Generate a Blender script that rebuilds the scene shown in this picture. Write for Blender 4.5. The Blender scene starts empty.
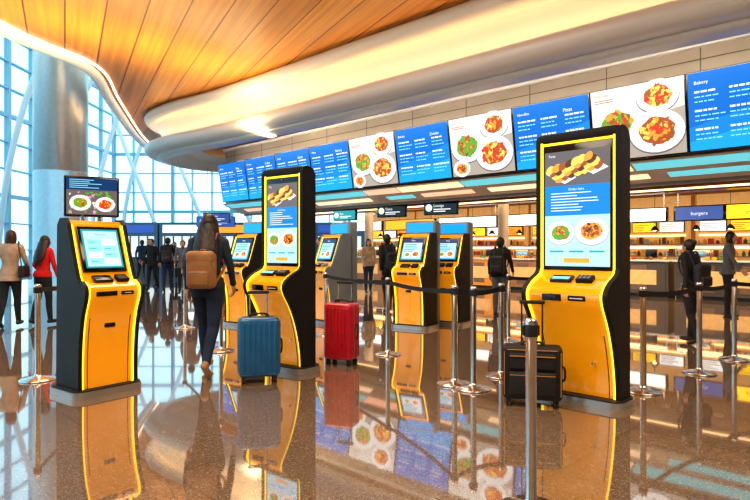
import bpy, bmesh, math, random
import numpy as np
from mathutils import Matrix, Vector
random.seed(7)
scene = bpy.context.scene
scene.view_settings.view_transform = 'Standard'
try: scene.view_settings.look = 'Medium High Contrast'
except Exception:
    scene.view_settings.look = 'None'
scene.view_settings.exposure = 0.05

# ------------------------------------------------------------------ materials
_m = {}
def mat(name, col=(.5,.5,.5), rough=.5, metal=0.0, emit=0.0, ecol=None, ior=1.5, coat=0.0, var=0.0, vscale=8.0, bump=0.0, alpha=None, stretch=None):
    if name in _m: return _m[name]
    m = bpy.data.materials.new(name); m.use_nodes = True
    nt = m.node_tree; b = nt.nodes['Principled BSDF']
    b.inputs['Base Color'].default_value = (*col,1)
    b.inputs['Roughness'].default_value = rough
    b.inputs['Metallic'].default_value = metal
    b.inputs['IOR'].default_value = ior
    b.inputs['Coat Weight'].default_value = coat
    if emit>0:
        b.inputs['Emission Color'].default_value = (*(ecol or col),1)
        b.inputs['Emission Strength'].default_value = emit
    if var>0 or bump>0:
        tc = nt.nodes.new('ShaderNodeTexCoord'); n = nt.nodes.new('ShaderNodeTexNoise')
        n.inputs['Scale'].default_value = vscale; n.inputs['Detail'].default_value = 3
        if stretch:
            mp = nt.nodes.new('ShaderNodeMapping'); mp.inputs['Scale'].default_value = stretch
            nt.links.new(tc.outputs['Object'], mp.inputs['Vector']); nt.links.new(mp.outputs['Vector'], n.inputs['Vector'])
        else: nt.links.new(tc.outputs['Object'], n.inputs['Vector'])
        if var>0:
            r = nt.nodes.new('ShaderNodeValToRGB')
            r.color_ramp.elements[0].position=.3; r.color_ramp.elements[1].position=.7
            r.color_ramp.elements[0].color = (*[c*(1-var) for c in col],1)
            r.color_ramp.elements[1].color = (*[min(1,c*(1+var)) for c in col],1)
            nt.links.new(n.outputs['Fac'], r.inputs['Fac']); nt.links.new(r.outputs['Color'], b.inputs['Base Color'])
        if bump>0:
            bp = nt.nodes.new('ShaderNodeBump'); bp.inputs['Strength'].default_value=bump; bp.inputs['Distance'].default_value=.01
            nt.links.new(n.outputs['Fac'], bp.inputs['Height']); nt.links.new(bp.outputs['Normal'], b.inputs['Normal'])
    _m[name]=m
    return m

def scr(name, col, s=1.0):
    return mat('screen_'+name, tuple(c*.12 for c in col), .25, emit=s*1.0, ecol=col)

ORANGE = mat('kiosk_orange', (1,.38,.006), .16, coat=.9, var=.05, vscale=3, emit=.17, ecol=(1,.44,.01))  # faint glow put into the body colour for a brighter, richer orange
ORANGE2 = mat('kiosk_amber', (.98,.5,.02), .28, coat=.5)
LED = mat('kiosk_led_yellow', (1,.72,.03), .4, emit=1.35, ecol=(1,.72,.03))
CHAR = mat('charcoal_shell', (.016,.016,.018), .5, ior=1.3, var=.15, vscale=4)
GREYSH = mat('grey_shell', (.20,.24,.28), .35, var=.08, vscale=4)
BLACKG = mat('black_gloss', (.008,.008,.01), .12)
BLACK = mat('black_matte', (.02,.02,.022), .6)
STEEL = mat('brushed_steel', (.62,.62,.62), .2, metal=1.0, var=.08, vscale=20)
PLINTH = mat('plinth_metal', (.45,.44,.43), .3, metal=.7)
WHITE = mat('white_paint', (.82,.82,.82), .4)
RUBBER = mat('rubber', (.02,.02,.02), .7)

# ------------------------------------------------------------------ mesh builder
class MB:
    def __init__(s): s.v=[]; s.f=[]; s.mi=[]; s.sm=[]; s.mats=[]; s.M=Matrix.Identity(4)
    def idx(s,m):
        if m not in s.mats: s.mats.append(m)
        return s.mats.index(m)
    def add(s, vs, fs, m, smooth=False):
        o=len(s.v); i=s.idx(m)
        for v in vs: s.v.append(tuple(s.M @ Vector(v)))
        for f in fs: s.f.append([a+o for a in f]); s.mi.append(i); s.sm.append(smooth)
    def box(s,x0,x1,y0,y1,z0,z1,m):
        vs=[(x,y,z) for z in (z0,z1) for y in (y0,y1) for x in (x0,x1)]
        s.add(vs,[(0,2,3,1),(4,5,7,6),(0,1,5,4),(2,6,7,3),(0,4,6,2),(1,3,7,5)],m)
    def rbox(s,x0,x1,y0,y1,z0,z1,r,m,seg=3):
        bm=bmesh.new(); bmesh.ops.create_cube(bm,size=1)
        for v in bm.verts:
            v.co=Vector(((x0+x1)/2+v.co.x*(x1-x0),(y0+y1)/2+v.co.y*(y1-y0),(z0+z1)/2+v.co.z*(z1-z0)))
        bmesh.ops.bevel(bm,geom=bm.edges[:],offset=r,segments=seg,affect='EDGES',profile=.5)
        bm.verts.index_update()
        s.add([v.co[:] for v in bm.verts],[[v.index for v in f.verts] for f in bm.faces],m,True); bm.free()
    def prism(s,pts,a0,a1,m,axis='x',smooth=False):
        n=len(pts)
        if axis=='x': vs=[(a0,p[0],p[1]) for p in pts]+[(a1,p[0],p[1]) for p in pts]
        elif axis=='z': vs=[(p[0],p[1],a0) for p in pts]+[(p[0],p[1],a1) for p in pts]
        else: vs=[(p[0],a0,p[1]) for p in pts]+[(p[0],a1,p[1]) for p in pts]
        s.add(vs,[list(range(n)),list(range(2*n-1,n-1,-1))],m)
        s.add(vs,[(i,(i+1)%n,n+(i+1)%n,n+i) for i in range(n)],m,smooth)
    def loft(s,rings,m,smooth=True,caps=True):
        k=len(rings[0]); vs=[p for r in rings for p in r]; fs=[]
        for i in range(len(rings)-1):
            for j in range(k):
                fs.append((i*k+j,i*k+(j+1)%k,(i+1)*k+(j+1)%k,(i+1)*k+j))
        s.add(vs,fs,m,smooth)
        if caps: s.add(rings[0],[list(range(k))[::-1]],m); s.add(rings[-1],[list(range(k))],m)
    def cyl(s,p0,p1,r0,r1,m,seg=14,caps=True):
        p0=Vector(p0);p1=Vector(p1); d=(p1-p0).normalized()
        a=d.orthogonal().normalized(); b=d.cross(a)
        R=[]
        for p,r in ((p0,r0),(p1,r1)):
            R.append([tuple(p+a*r*math.cos(2*math.pi*i/seg)+b*r*math.sin(2*math.pi*i/seg)) for i in range(seg)])
        s.loft(R,m,True,caps)
    def lathe(s,prof,c,m,seg=28):
        R=[[(c[0]+r*math.cos(2*math.pi*i/seg),c[1]+r*math.sin(2*math.pi*i/seg),c[2]+z) for i in range(seg)] for r,z in prof]
        s.loft(R,m,True,True)
    def ell(s,c,r,m,seg=14,rings=9):
        R=[]
        for j in range(rings+1):
            t=-math.pi/2+math.pi*(j+.02)/(rings+.04)
            R.append([(c[0]+r[0]*math.cos(t)*math.cos(2*math.pi*i/seg),c[1]+r[1]*math.cos(t)*math.sin(2*math.pi*i/seg),c[2]+r[2]*math.sin(t)) for i in range(seg)])
        s.loft(R,m,True,True)
    def caps(s,p0,p1,r0,r1,m,seg=12):
        p0=Vector(p0);p1=Vector(p1); d=(p1-p0)
        if d.length<1e-5: d=Vector((0,0,1e-4))
        d.normalize(); a=d.orthogonal().normalized(); b=d.cross(a); R=[]
        for t in (-88,-60,-30,0):
            t=math.radians(t); c=p0+d*r0*math.sin(t); q=r0*math.cos(t)
            R.append([tuple(c+a*q*math.cos(2*math.pi*i/seg)+b*q*math.sin(2*math.pi*i/seg)) for i in range(seg)])
        for t in (0,30,60,88):
            t=math.radians(t); c=p1+d*r1*math.sin(t); q=r1*math.cos(t)
            R.append([tuple(c+a*q*math.cos(2*math.pi*i/seg)+b*q*math.sin(2*math.pi*i/seg)) for i in range(seg)])
        s.loft(R,m)
    def tube(s,pts,r,m,seg=10):
        pts=[Vector(p) for p in pts]; R=[]; prev=None
        for i,p in enumerate(pts):
            d=(pts[min(i+1,len(pts)-1)]-pts[max(i-1,0)]).normalized()
            a=d.orthogonal().normalized() if prev is None else (prev-d*prev.dot(d)).normalized()
            prev=a; b=d.cross(a)
            R.append([tuple(p+a*r*math.cos(2*math.pi*k/seg)+b*r*math.sin(2*math.pi*k/seg)) for k in range(seg)])
        s.loft(R,m)
    def quad(s,x0,x1,z0,z1,y,m): s.add([(x0,y,z0),(x1,y,z0),(x1,y,z1),(x0,y,z1)],[(0,1,2,3)],m)
    def poly(s,pts,y,m): s.add([(p[0],y,p[1]) for p in pts],[list(range(len(pts)))],m)
    def disc(s,cx,cz,rx,rz,y,m,seg=24,ph=0,jit=0):
        vs=[]
        for i in range(seg):
            k=1+jit*random.uniform(-1,1); a=2*math.pi*i/seg
            u=rx*k*math.cos(a); w=rz*k*math.sin(a)
            vs.append((cx+u*math.cos(ph)-w*math.sin(ph),y,cz+u*math.sin(ph)+w*math.cos(ph)))
        s.add(vs,[list(range(seg))],m)
    def text(s,txt,x,z,size,y,m,align='LEFT'):
        c=bpy.data.curves.new('t','FONT'); c.body=txt; c.size=size; c.align_x=align; c.resolution_u=2
        o=bpy.data.objects.new('t',c); bpy.context.collection.objects.link(o)
        bpy.context.view_layer.update()
        me=bpy.data.meshes.new_from_object(o.evaluated_get(bpy.context.evaluated_depsgraph_get()))
        s.add([(x+v.co.x,y,z+v.co.y) for v in me.vertices],[list(p.vertices) for p in me.polygons],m)
        bpy.data.objects.remove(o); bpy.data.curves.remove(c); bpy.data.meshes.remove(me)
    def build(s,name,loc=(0,0,0),yaw=0,recalc=True,scale=1):
        me=bpy.data.meshes.new(name); me.from_pydata(s.v,[],s.f)
        for m in s.mats: me.materials.append(m)
        me.polygons.foreach_set('material_index',s.mi); me.polygons.foreach_set('use_smooth',s.sm)
        me.update()
        if recalc:
            bm=bmesh.new(); bm.from_mesh(me); bmesh.ops.recalc_face_normals(bm,faces=bm.faces[:]); bm.to_mesh(me); bm.free()
        o=bpy.data.objects.new(name,me); bpy.context.collection.objects.link(o)
        o.location=loc; o.rotation_euler=(0,0,math.radians(yaw)); o.scale=(scale,)*3
        return o

def catmull(P,n=6,closed=False):
    out=[]; N=len(P)
    for i in range(N-1):
        p0=P[max(i-1,0)];p1=P[i];p2=P[i+1];p3=P[min(i+2,N-1)]
        for k in range(n):
            t=k/n
            out.append(tuple(.5*(2*b+(c-a)*t+(2*a-5*b+4*c-d)*t*t+(-a+3*b-3*c+d)*t**3) for a,b,c,d in zip(p0,p1,p2,p3)))
    out.append(tuple(P[-1])); return out

# ------------------------------------------------------------------ screen content
WT=scr('white',(1,1,1),1.0); CREAM=scr('cream',(.90,.86,.78),.85); BLUE=scr('blue',(.003,.16,.62),1.0); BLUE2=scr('blue_light',(.010,.38,.90),1.0); BLUE3=scr('blue_mid',(.006,.25,.76),1.0)
CYAN=scr('cyan',(.30,.80,.95),1.0); PALE=scr('pale_blue',(.50,.80,.95),1.0); PLATE=scr('plate',(.97,.97,.95),1.0); PLSH=scr('plate_rim',(.45,.43,.42),.9)
RED=scr('tomato',(.82,.05,.012),1); BRN=scr('brown_food',(.38,.10,.015),1); GLD=scr('golden_food',(1,.38,.04),1); GRN=scr('greens',(.12,.42,.03),1); YEL=scr('yellow_food',(1,.68,.12),1); DBR=scr('dark_brown',(.13,.035,.01),1)
ORS=scr('orange_button',(1,.42,.03),1); DKB=scr('dark_blue',(.01,.05,.16),1); WOODS=scr('table_wood',(.16,.13,.13),1); PINK=scr('pink',(.8,.3,.55),1); TEAL=scr('teal',(.02,.35,.38),1); TAUPE=scr('table_taupe',(.50,.42,.35),.9)

def plate(mb,cx,cz,r,y,kind=None,sq=.8,n=38):
    mb.disc(cx,cz-r*.06,r*1.02,r*1.0*sq,y,WOODS if r>.3 else PLSH); mb.disc(cx,cz,r,r*sq,y-.001,PLATE)
    kind=kind or random.choice('abcd')
    pal={'a':[RED,GLD,BRN,RED,YEL],'b':[BRN,BRN,GLD,DBR,RED],'c':[GLD,YEL,RED,BRN,GLD],'d':[GRN,RED,GRN,GLD,BRN]}[kind]
    mb.disc(cx,cz,r*.66,r*.64*sq,y-.0015,pal[2],20,0,.08)
    for i in range(n):
        a=random.uniform(0,6.28); q=r*.66*math.sqrt(random.random())*(1-.4*i/n); e=r*random.uniform(.06,.16)
        mb.disc(cx+q*math.cos(a),cz+q*sq*math.sin(a)+r*.08*i/n,e,e*.6,y-.002-.0002*i,random.choice(pal),9,random.uniform(0,3),.2)

HEADS=['Burgers','Menu','Noodles','Drinks','Coffee','Bakery','Salads','Pizza']
def menu_blue(mb,w,h,y):
    mb.quad(-w/2,w/2,0,h,y,BLUE)
    mb.poly([(-w/2,0),(w*.5,0),(w*.5,h*.35),(-w/2,h*.12)],y-.002,BLUE2); mb.poly([(-w/2,h*.12),(w*.5,h*.35),(w*.5,h*.62),(-w/2,h*.3)],y-.002,BLUE3)
    mb.text(random.choice(HEADS),-w*.44,h*.85,h*.06,y-.006,WT)
    mb.text(random.choice(HEADS),w*.18,h*.80,h*.075,y-.006,WT)
    for c in (-.44,-.12,.20):
        for r in range(11):
            z=h*(.74-.060*r)
            if r%4==3: continue
            x=w*c
            L=random.uniform(.14,.25)
            while x<w*(c+L):
                q=random.uniform(.02,.07)*w; mb.quad(x,min(x+q,w*(c+.28)),z,z+h*(.024 if r%4==0 else .015),y-.006,WT if r%4==0 else CYAN); x+=q+.012*w
def menu_food(mb,w,h,y):
    mb.quad(-w/2,w/2,0,h,y,CREAM); mb.poly([(-w*.5,0),(w*.5,0),(w*.5,h*.62),(-w*.5,h*.42)],y-.0015,TAUPE)
    mb.text('Fresh today',-w*.46,h*.91,h*.045,y-.003,BRN)
    plate(mb,-w*.22,h*.50,w*.27,y-.004,'d',n=90); plate(mb,w*.23,h*.80,w*.22,y-.004,'a',n=80); plate(mb,w*.21,h*.33,w*.29,y-.026,random.choice('ac'),n=100)
    plate(mb,-w*.33,h*.13,w*.14,y-.026,'b')
    for r in range(2): mb.quad(-w*.46,-w*.25,h*(.85-.03*r),h*(.86-.03*r),y-.004,BRN)

def kiosk_screen(mb,x0,x1,z0,z1,y,style=0):
    w=x1-x0;h=z1-z0;cx=(x0+x1)/2
    if style==2:
        mb.quad(x0,x1,z0,z1,y,TEAL); mb.quad(x0+w*.05,x1-w*.05,z0+h*.04,z1-h*.05,y-.001,PALE)
        mb.text('Welcome',(x0+x1)/2,z1-h*.16,h*.07,y-.003,TEAL,'CENTER')
        for i in range(4):
            for j in range(2):
                mb.quad(x0+w*(.12+.40*j),x0+w*(.48+.40*j),z0+h*(.10+.165*i),z0+h*(.235+.165*i),y-.002,[CYAN,WT,CYAN][(i+j)%3])
                mb.quad(x0+w*(.15+.40*j),x0+w*(.34+.40*j),z0+h*(.16+.165*i),z0+h*(.175+.165*i),y-.003,TEAL)
        return
    mb.quad(x0,x1,z0,z1,y,PALE if style==0 else BLUE2)
    if style==0:
        mb.quad(x0,x1,z0+h*.70,z1,y-.001,WOODS)
        mb.text('Tasty',x0+w*.06,z1-h*.045,h*.03,y-.004,WT)
        for (a,b,c,d) in ((.02,.84,.50,.735),(.46,.90,.98,.80)):
            mb.poly([(x0+w*a,z0+h*(b-.03)),(x0+w*(a+.3),z0+h*(d-.02)),(x0+w*(c),z0+h*(d+.03)),(x0+w*(a+.22),z0+h*(b+.045))],y-.0016-a*.0002,PLATE)
        for i in range(7):
            for j in range(4):
                mb.disc(x0+w*(.24+.10*i-.05*j),z0+h*(.775+.015*i+.026*j-.01),w*.08,w*.055,y-.003-.0003*(i*4+j),[GLD,YEL,BRN,YEL,DBR][(i*2+j)%5],12,.7,.12)
        mb.quad(x0,x1,z0+h*.44,z0+h*.70,y-.001,BLUE3)
        mb.text('Order here',cx,z0+h*.655,h*.03,y-.004,WT,'CENTER')
        for i in range(7): mb.quad(x0+w*.1,x0+w*random.uniform(.5,.9),z0+h*(.63-.025*i),z0+h*(.637-.025*i),y-.003,WT)
        plate(mb,x0+w*.25,z0+h*.29,w*.22,y-.003,'d',n=46); plate(mb,x0+w*.73,z0+h*.30,w*.25,y-.003,'b',n=50)
        for i in range(3): mb.quad(x0+w*(.08+.31*i),x0+w*(.30+.31*i),z0+h*.12,z0+h*.135,y-.003,BLUE2)
        mb.quad(x0+w*.3,x0+w*.7,z0+h*.03,z0+h*.07,y-.003,ORS)
    else:
        mb.quad(x0,x1,z0+h*.5,z1,y-.001,DKB); mb.text('Menu',cx,z1-h*.12,h*.09,y-.004,WT,'CENTER')
        mb.quad(x0+w*.05,x0+w*.95,z0+h*.05,z0+h*.80,y-.002,PALE)
        for i in range(5): mb.quad(x0+w*.12,x0+w*random.uniform(.5,.85),z0+h*(.7-.08*i),z0+h*(.73-.08*i),y-.004,TEAL)
        plate(mb,x0+w*.7,z0+h*.26,w*.2,y-.004,'c'); plate(mb,x0+w*.3,z0+h*.24,w*.16,y-.004,'d')

def ribbon(mb,front,x0,x1,off,th,m):
    n=len(front); outer=[];inner=[]
    for i,(d,z) in enumerate(front):
        a=front[max(i-1,0)];b=front[min(i+1,n-1)]
        t=Vector((b[0]-a[0],b[1]-a[1])).normalized(); nx,nz=(-t.y,t.x)
        if nx<0: nx,nz=-nx,-nz
        outer.append((-(d+nx*(off+th)),z+nz*(off+th))); inner.append((-(d+nx*off),z+nz*off))
    for i in range(n-1):
        vs=[(x,*p) for x in (x0,x1) for p in (outer[i],outer[i+1],inner[i+1],inner[i])]
        mb.add(vs,[(0,1,2,3),(7,6,5,4),(0,4,5,1),(1,5,6,2),(2,6,7,3),(3,7,4,0)],m)

def plinth(mb,w,d0,d1,h=.055):
    pts=[]; r=.10
    for cx,cy,a0 in ((w/2-r,-d0+ -r,0),( -w/2+r,-d0-r,90),(-w/2+r,-d1+r,180),(w/2-r,-d1+r,270)):
        for k in range(6):
            a=math.radians(a0+18*k); pts.append((cx+r*math.cos(a),cy+r*math.sin(a)))
    mb.prism(pts,0,h,PLINTH,'z',True)
    mb.prism([(p[0]*.97,p[1]*.97) for p in pts],h,h+.012,BLACK,'z')

def tall_kiosk(name,loc,yaw,H=2.3,w=.68,back=.13):
    mb=MB()
    low=catmull([(.03,1.14),(.07,1.08),(.20,1.02),(.285,.95),(.28,.87),(.20,.74),(.13,.60),(.07,.42),(.03,.22),(.02,.07)],4)
    front=[(.03,H-.03)]+low
    body=[(-d,z) for d,z in front]+[(back,.07),(back,H-.03)]
    mb.prism(body,-w/2+.035,w/2-.035,ORANGE,'x')
    n=len(front); sh=[]
    for i,(d,z) in enumerate(front):
        a=front[max(i-1,0)];b=front[min(i+1,n-1)]
        t=Vector((b[0]-a[0],b[1]-a[1])).normalized(); nx,nz=-t.y,t.x
        if nx<0: nx,nz=-nx,-nz
        sh.append((-(d+nx*.022),z+nz*.022))
    sh[0]=(-.052,H-.05)
    prof=sh+[(back+.02,.06),(back+.02,H-.08),(back-.02,H-.02),(back-.08,H),(-.0,H),(-.035,H-.015)]
    for s_ in (-1,1):
        mb.prism(prof,s_*w/2,s_*(w/2-.04),CHAR,'x')
        xa,xb=s_*(w/2-.041),s_*(w/2-.061)
        ribbon(mb,front,min(xa,xb),max(xa,xb),.001,.014,LED)
    mb.rbox(-w/2+.02,w/2-.02,-.05,back,H-.085,H-.002,.02,CHAR)
    mb.box(-w/2+.06,w/2-.06,-.046,-.03,H-.105,H-.088,LED)
    mb.rbox(-w/2+.066,w/2-.066,-.044,-.01,1.125,H-.108,.006,BLACKG,2)
    kiosk_screen(mb,-w/2+.085,w/2-.085,1.16,H-.17,-.046,0)
    mb.cyl((0,-.044,H-.13),(0,-.05,H-.13),.008,.008,GREYSH)
    mb.M=Matrix.Translation((0,-.15,1.052))@Matrix.Rotation(math.radians(24),4,'X')
    mb.rbox(-.17,.02,-.055,.045,-.01,.022,.008,BLACKG,2)
    mb.rbox(.06,.2,-.05,.04,-.01,.03,.008,CHAR,2)
    for i in range(3):
        for j in range(3): mb.box(.085+.035*i,.108+.035*i,-.035+.024*j,-.02+.024*j,.03,.035,GREYSH)
    mb.box(-.15,0,-.04,.0,.022,.026,CYAN)
    mb.M=Matrix.Translation((0,-.288,.905))@Matrix.Rotation(math.radians(2),4,'X')
    mb.rbox(-.19,-.02,-.012,.02,-.03,.03,.008,BLACKG,2); mb.rbox(.04,.19,-.012,.02,-.022,.022,.008,CHAR,2)
    mb.box(.06,.17,-.016,-.01,-.004,.004,WHITE)
    mb.M=Matrix.Identity(4)
    for x in (-w/2+.1,w/2-.1): ribbon(mb,[p for p in front if p[1]<.62],x-.003,x+.003,.0005,.003,BLACK)
    mb.cyl((.16,-.06,.35),(.16,-.085,.35),.012,.012,STEEL)
    for i in range(8): mb.box(-.2,.2,back+.0,back+.012,.4+.03*i,.412+.03*i,BLACK)
    plinth(mb,w+.08,-.24,.12)
    return mb.build(name,loc,yaw)

def short_kiosk(name,loc,yaw,w=.6,shell=CHAR,sign=True,housing=False,back=.27):
    mb=MB(); H=1.57
    front=[(-.10,H),(-.06,H)]+catmull([(-.03,1.53),(.14,1.06),(.22,1.01),(.285,.96),(.285,.88),(.23,.74),(.19,.55),(.17,.3),(.17,.07)],4)
    body=[(-d,z) for d,z in front]+[(back,.07),(back-.03,H-.03)]
    mb.prism(body,-w/2+.03,w/2-.03,ORANGE,'x')
    n=len(front); sh=[]
    for i,(d,z) in enumerate(front):
        a=front[max(i-1,0)];b=front[min(i+1,n-1)]
        t=Vector((b[0]-a[0],b[1]-a[1])).normalized(); nx,nz=-t.y,t.x
        if i<2: nx,nz=0,1
        elif nx<0: nx,nz=-nx,-nz
        sh.append((-(d+nx*.02),z+nz*.02))
    prof=sh+[(back+.02,.06),(back-.0,H-.04),(back-.05,H+.02)]
    for s_ in (-1,1):
        mb.prism(prof,s_*w/2,s_*(w/2-.035),shell,'x')
        xa,xb=s_*(w/2-.036),s_*(w/2-.054)
        ribbon(mb,front[2:],min(xa,xb),max(xa,xb),.001,.012,LED)
    ang=math.atan2(.17,.47)
    mb.M=Matrix.Translation((0,.03,1.53))@Matrix.Rotation(-ang,4,'X')
    mb.rbox(-w/2+.075,w/2-.075,-.02,.03,-.46,-.02,.008,BLACKG,2)
    kiosk_screen(mb,-w/2+.105,w/2-.105,-.425,-.05,-.0215,1 if not sign else 2)
    mb.M=Matrix.Translation((0,-.19,1.035))@Matrix.Rotation(math.radians(28),4,'X')
    mb.rbox(-.15,.02,-.05,.045,-.01,.022,.008,BLACKG,2); mb.rbox(.06,.17,-.05,.04,-.01,.03,.008,shell,2)
    mb.M=Matrix.Identity(4)
    mb.rbox(-.17,.02,-.305,-.26,.89,.935,.008,BLACKG,2); mb.rbox(.06,.18,-.30,-.26,.895,.93,.006,CHAR,2)
    mb.box(.09,.15,-.305,-.298,.91,.916,WHITE)
    for x in (-w/2+.09,w/2-.09): ribbon(mb,[p for p in front if p[1]<.72],x-.003,x+.003,.0005,.003,BLACK)
    mb.rbox(-.05,.05,-.215,-.17,.60,.64,.01,CHAR,2)
    for i in range(6): mb.box(-.18,.18,back,back+.018,.3+.03*i,.312+.03*i,BLACK)
    plinth(mb,w+.1,-.31,.24)
    if housing:
        mb.rbox(-w/2+.0,w/2-.0,.20,.40,.02,1.80,.04,GREYSH); mb.box(-w/2+.05,w/2-.05,.192,.199,1.60,1.76,BLUE2)
    if sign:
        mb.cyl((-.08,.14,1.5),(-.08,.14,1.66),.02,.02,STEEL); mb.cyl((.08,.14,1.5),(.08,.14,1.66),.02,.02,STEEL)
        mb.M=Matrix.Translation((0,.12,1.61))@Matrix.Rotation(math.radians(-22),4,'Z')
        mb.rbox(-.235,.235,-.03,.03,0,.38,.012,BLACKG,2)
        mb.quad(-.215,.215,.02,.36,-.0315,DKB); mb.quad(-.215,.215,.02,.25,-.033,WOODS)
        for i in range(5): mb.quad(-.19,random.uniform(-.05,.15),.34-.018*i,.346-.018*i,-.0345,CYAN)
        for i in range(60): mb.disc(random.uniform(-.2,.2),random.uniform(.04,.23),random.uniform(.010,.022),random.uniform(.007,.014),-.0340-.00002*i,random.choice([PINK,GRN,CREAM,GRN,TAUPE]),8,random.uniform(0,3),.2)
        plate(mb,-.10,.13,.09,-.036,'d',n=44); plate(mb,.11,.12,.085,-.036,'c',n=44)
        mb.M=Matrix.Identity(4)
    return mb.build(name,loc,yaw)

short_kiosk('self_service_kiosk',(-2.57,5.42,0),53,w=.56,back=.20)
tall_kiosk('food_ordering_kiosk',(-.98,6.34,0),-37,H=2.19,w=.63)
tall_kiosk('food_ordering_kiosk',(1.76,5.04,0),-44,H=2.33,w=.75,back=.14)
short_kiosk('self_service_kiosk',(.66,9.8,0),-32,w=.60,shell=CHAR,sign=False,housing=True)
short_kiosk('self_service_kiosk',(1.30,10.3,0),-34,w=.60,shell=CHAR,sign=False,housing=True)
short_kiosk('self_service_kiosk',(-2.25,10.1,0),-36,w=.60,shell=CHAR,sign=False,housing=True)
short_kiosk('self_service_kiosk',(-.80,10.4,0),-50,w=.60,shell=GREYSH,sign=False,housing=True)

# ------------------------------------------------------------------ luggage
def suitcase(name,loc,yaw,w,h,d,m,ribs,handle,soft=False,trim=None):
    mb=MB(); z0=.06
    mb.rbox(-w/2,w/2,-d/2,d/2,z0,h,.045 if not soft else .035,m,4)
    mb.box(-w/2-.002,w/2+.002,-.004,.004,z0+.03,h-.03,BLACK); 
    mb.box(-w/2+.04,w/2-.04,-.004,.004,h-.001,h+.002,BLACK)
    if ribs:
        n=7
        for i in range(n):
            x=-w/2+.05+(w-.1)*i/(n-1)
            for s_ in (-1,1): mb.rbox(x-.012,x+.012,s_*d/2-.009,s_*d/2+.009,z0+.05,h-.05,.006,m,2)
        for s_ in (-1,1):
            for yy in (-d/4,d/4): mb.rbox(s_*w/2-.007,s_*w/2+.007,yy-.014,yy+.014,z0+.05,h-.05,.006,m,2)
    if soft:
        mb.rbox(-w/2+.05,w/2-.05,-d/2-.035,-d/2+.02,z0+.05,h*.60,.02,m,3)
        mb.rbox(-w/2+.06,w/2-.06,-d/2-.025,-d/2+.02,h*.64,h-.05,.012,m,3)
        for zz in (h*.60-.03,h-.075): mb.box(-w/2+.06,w/2-.06,-d/2-.038,-d/2-.02,zz,zz+.006,trim)
        for x in (-w/2+.012,w/2-.018): mb.box(x,x+.006,-d/2-.004,-d/2+.006,z0+.04,h-.04,trim)
        mb.box(-w/2+.04,w/2-.04,-d/2-.004,-d/2+.01,h-.028,h-.022,trim)
        mb.tube([(-.05,-d/2-.04,h*.42),(-.02,-d/2-.05,h*.40),(.02,-d/2-.05,h*.40),(.05,-d/2-.04,h*.42)],.006,BLACK)
        mb.rbox(-.03,.03,-d/2-.042,-d/2-.03,h*.26,h*.32,.004,STEEL,2)
    for x in (-.085,.085):
        mb.cyl((x,d/2-.04,h-.02),(x,d/2-.04,handle-.01),.008,.007,BLACK if soft else STEEL,10); mb.rbox(x-.018,x+.018,d/2-.06,d/2-.02,h-.005,h+.015,.005,BLACK,2)
    mb.rbox(-.105,.105,d/2-.058,d/2-.022,handle-.02,handle+.012,.012,BLACK,3)
    mb.tube(catmull([(-.09,0,h),(-.07,0,h+.025),(0,0,h+.032),(.07,0,h+.025),(.09,0,h)],4),.010,BLACK)
    mb.tube(catmull([(w/2,0,h*.42),(w/2+.022,0,h*.46),(w/2+.022,0,h*.62),(w/2,0,h*.66)],4),.009,BLACK)
    for sx in (-1,1):
        for sy in (-1,1):
            x=sx*(w/2-.05);y=sy*(d/2-.045)
            mb.rbox(x-.022,x+.022,y-.022,y+.022,.045,z0+.02,.008,BLACK,2)
            for q in (-.012,.012): mb.cyl((x+q-.007,y,.026),(x+q+.007,y,.026),.026,.026,RUBBER,16)
    return mb.build(name,loc,yaw)
M_BLUE=mat('luggage_blue',(.008,.12,.30),.28,coat=.4,var=.1); M_RED=mat('luggage_red',(.46,.006,.03),.28,coat=.4,var=.1)
M_BLK=mat('luggage_black_nylon',(.012,.011,.013),.6,bump=.3,vscale=200); M_TAN=mat('luggage_tan_trim',(.5,.25,.07),.5)
suitcase('hardshell_suitcase',(-1.15,5.78,0),14,.40,.64,.25,M_BLUE,True,.88)
suitcase('hardshell_suitcase',(-.38,6.66,0),-24,.36,.70,.25,M_RED,True,.93)
suitcase('carry_on_suitcase',(1.32,4.90,0),-14,.48,.50,.22,M_BLK,False,.86,True,M_TAN)

# ------------------------------------------------------------------ queue stanchions
BELT=mat('belt_webbing',(.015,.015,.02),.7)
def stanchion(x,y,to=None,h=.96):
    mb=MB()
    mb.lathe([(.001,0),(.165,0),(.168,.008),(.16,.016),(.06,.035),(.035,.05),(.028,.07),(.027,h-.11),(.032,h-.105),(.033,h-.02),(.030,h-.005),(.02,h),(.001,h)],(0,0,0),STEEL)
    mb.lathe([(.034,h-.09),(.0345,h-.088),(.0345,h-.032),(.034,h-.03)],(0,0,0),BLACK,20)
    for a in range(4):
        an=a*math.pi/2; mb.box(.034*math.cos(an)-.007,.034*math.cos(an)+.007,.034*math.sin(an)-.007,.034*math.sin(an)+.007,h-.085,h-.035,BLACK)
    if to:
        for t in to:
            dx,dy=t[0]-x,t[1]-y; L=math.hypot(dx,dy); a=math.atan2(dy,dx)
            mb.M=Matrix.Rotation(a,4,'Z')
            N=8; rings=[]
            for i in range(N+1):
                q=i/N; xx=.035+(L-.07)*q; zz=h-.06-.03*4*q*(1-q)
                rings.append([(xx,-.0015,zz-.024),(xx,.0015,zz-.024),(xx,.0015,zz+.024),(xx,-.0015,zz+.024)])
            mb.loft(rings,BELT,False); mb.M=Matrix.Identity(4)
    mb.build('queue_stanchion',(x,y,0))
stanchion(-3.37,5.83,[(-3.9,8.6)])
stanchion(-3.9,8.6)
stanchion(-1.98,7.5,[(-3.16,9.7)]); stanchion(-3.16,9.7)
stanchion(.16,7.25,[(-.75,8.9),(.77,5.65)]); stanchion(-.75,8.9)
stanchion(.77,5.65,[(1.30,6.0)]); stanchion(.92,5.45)
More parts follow.
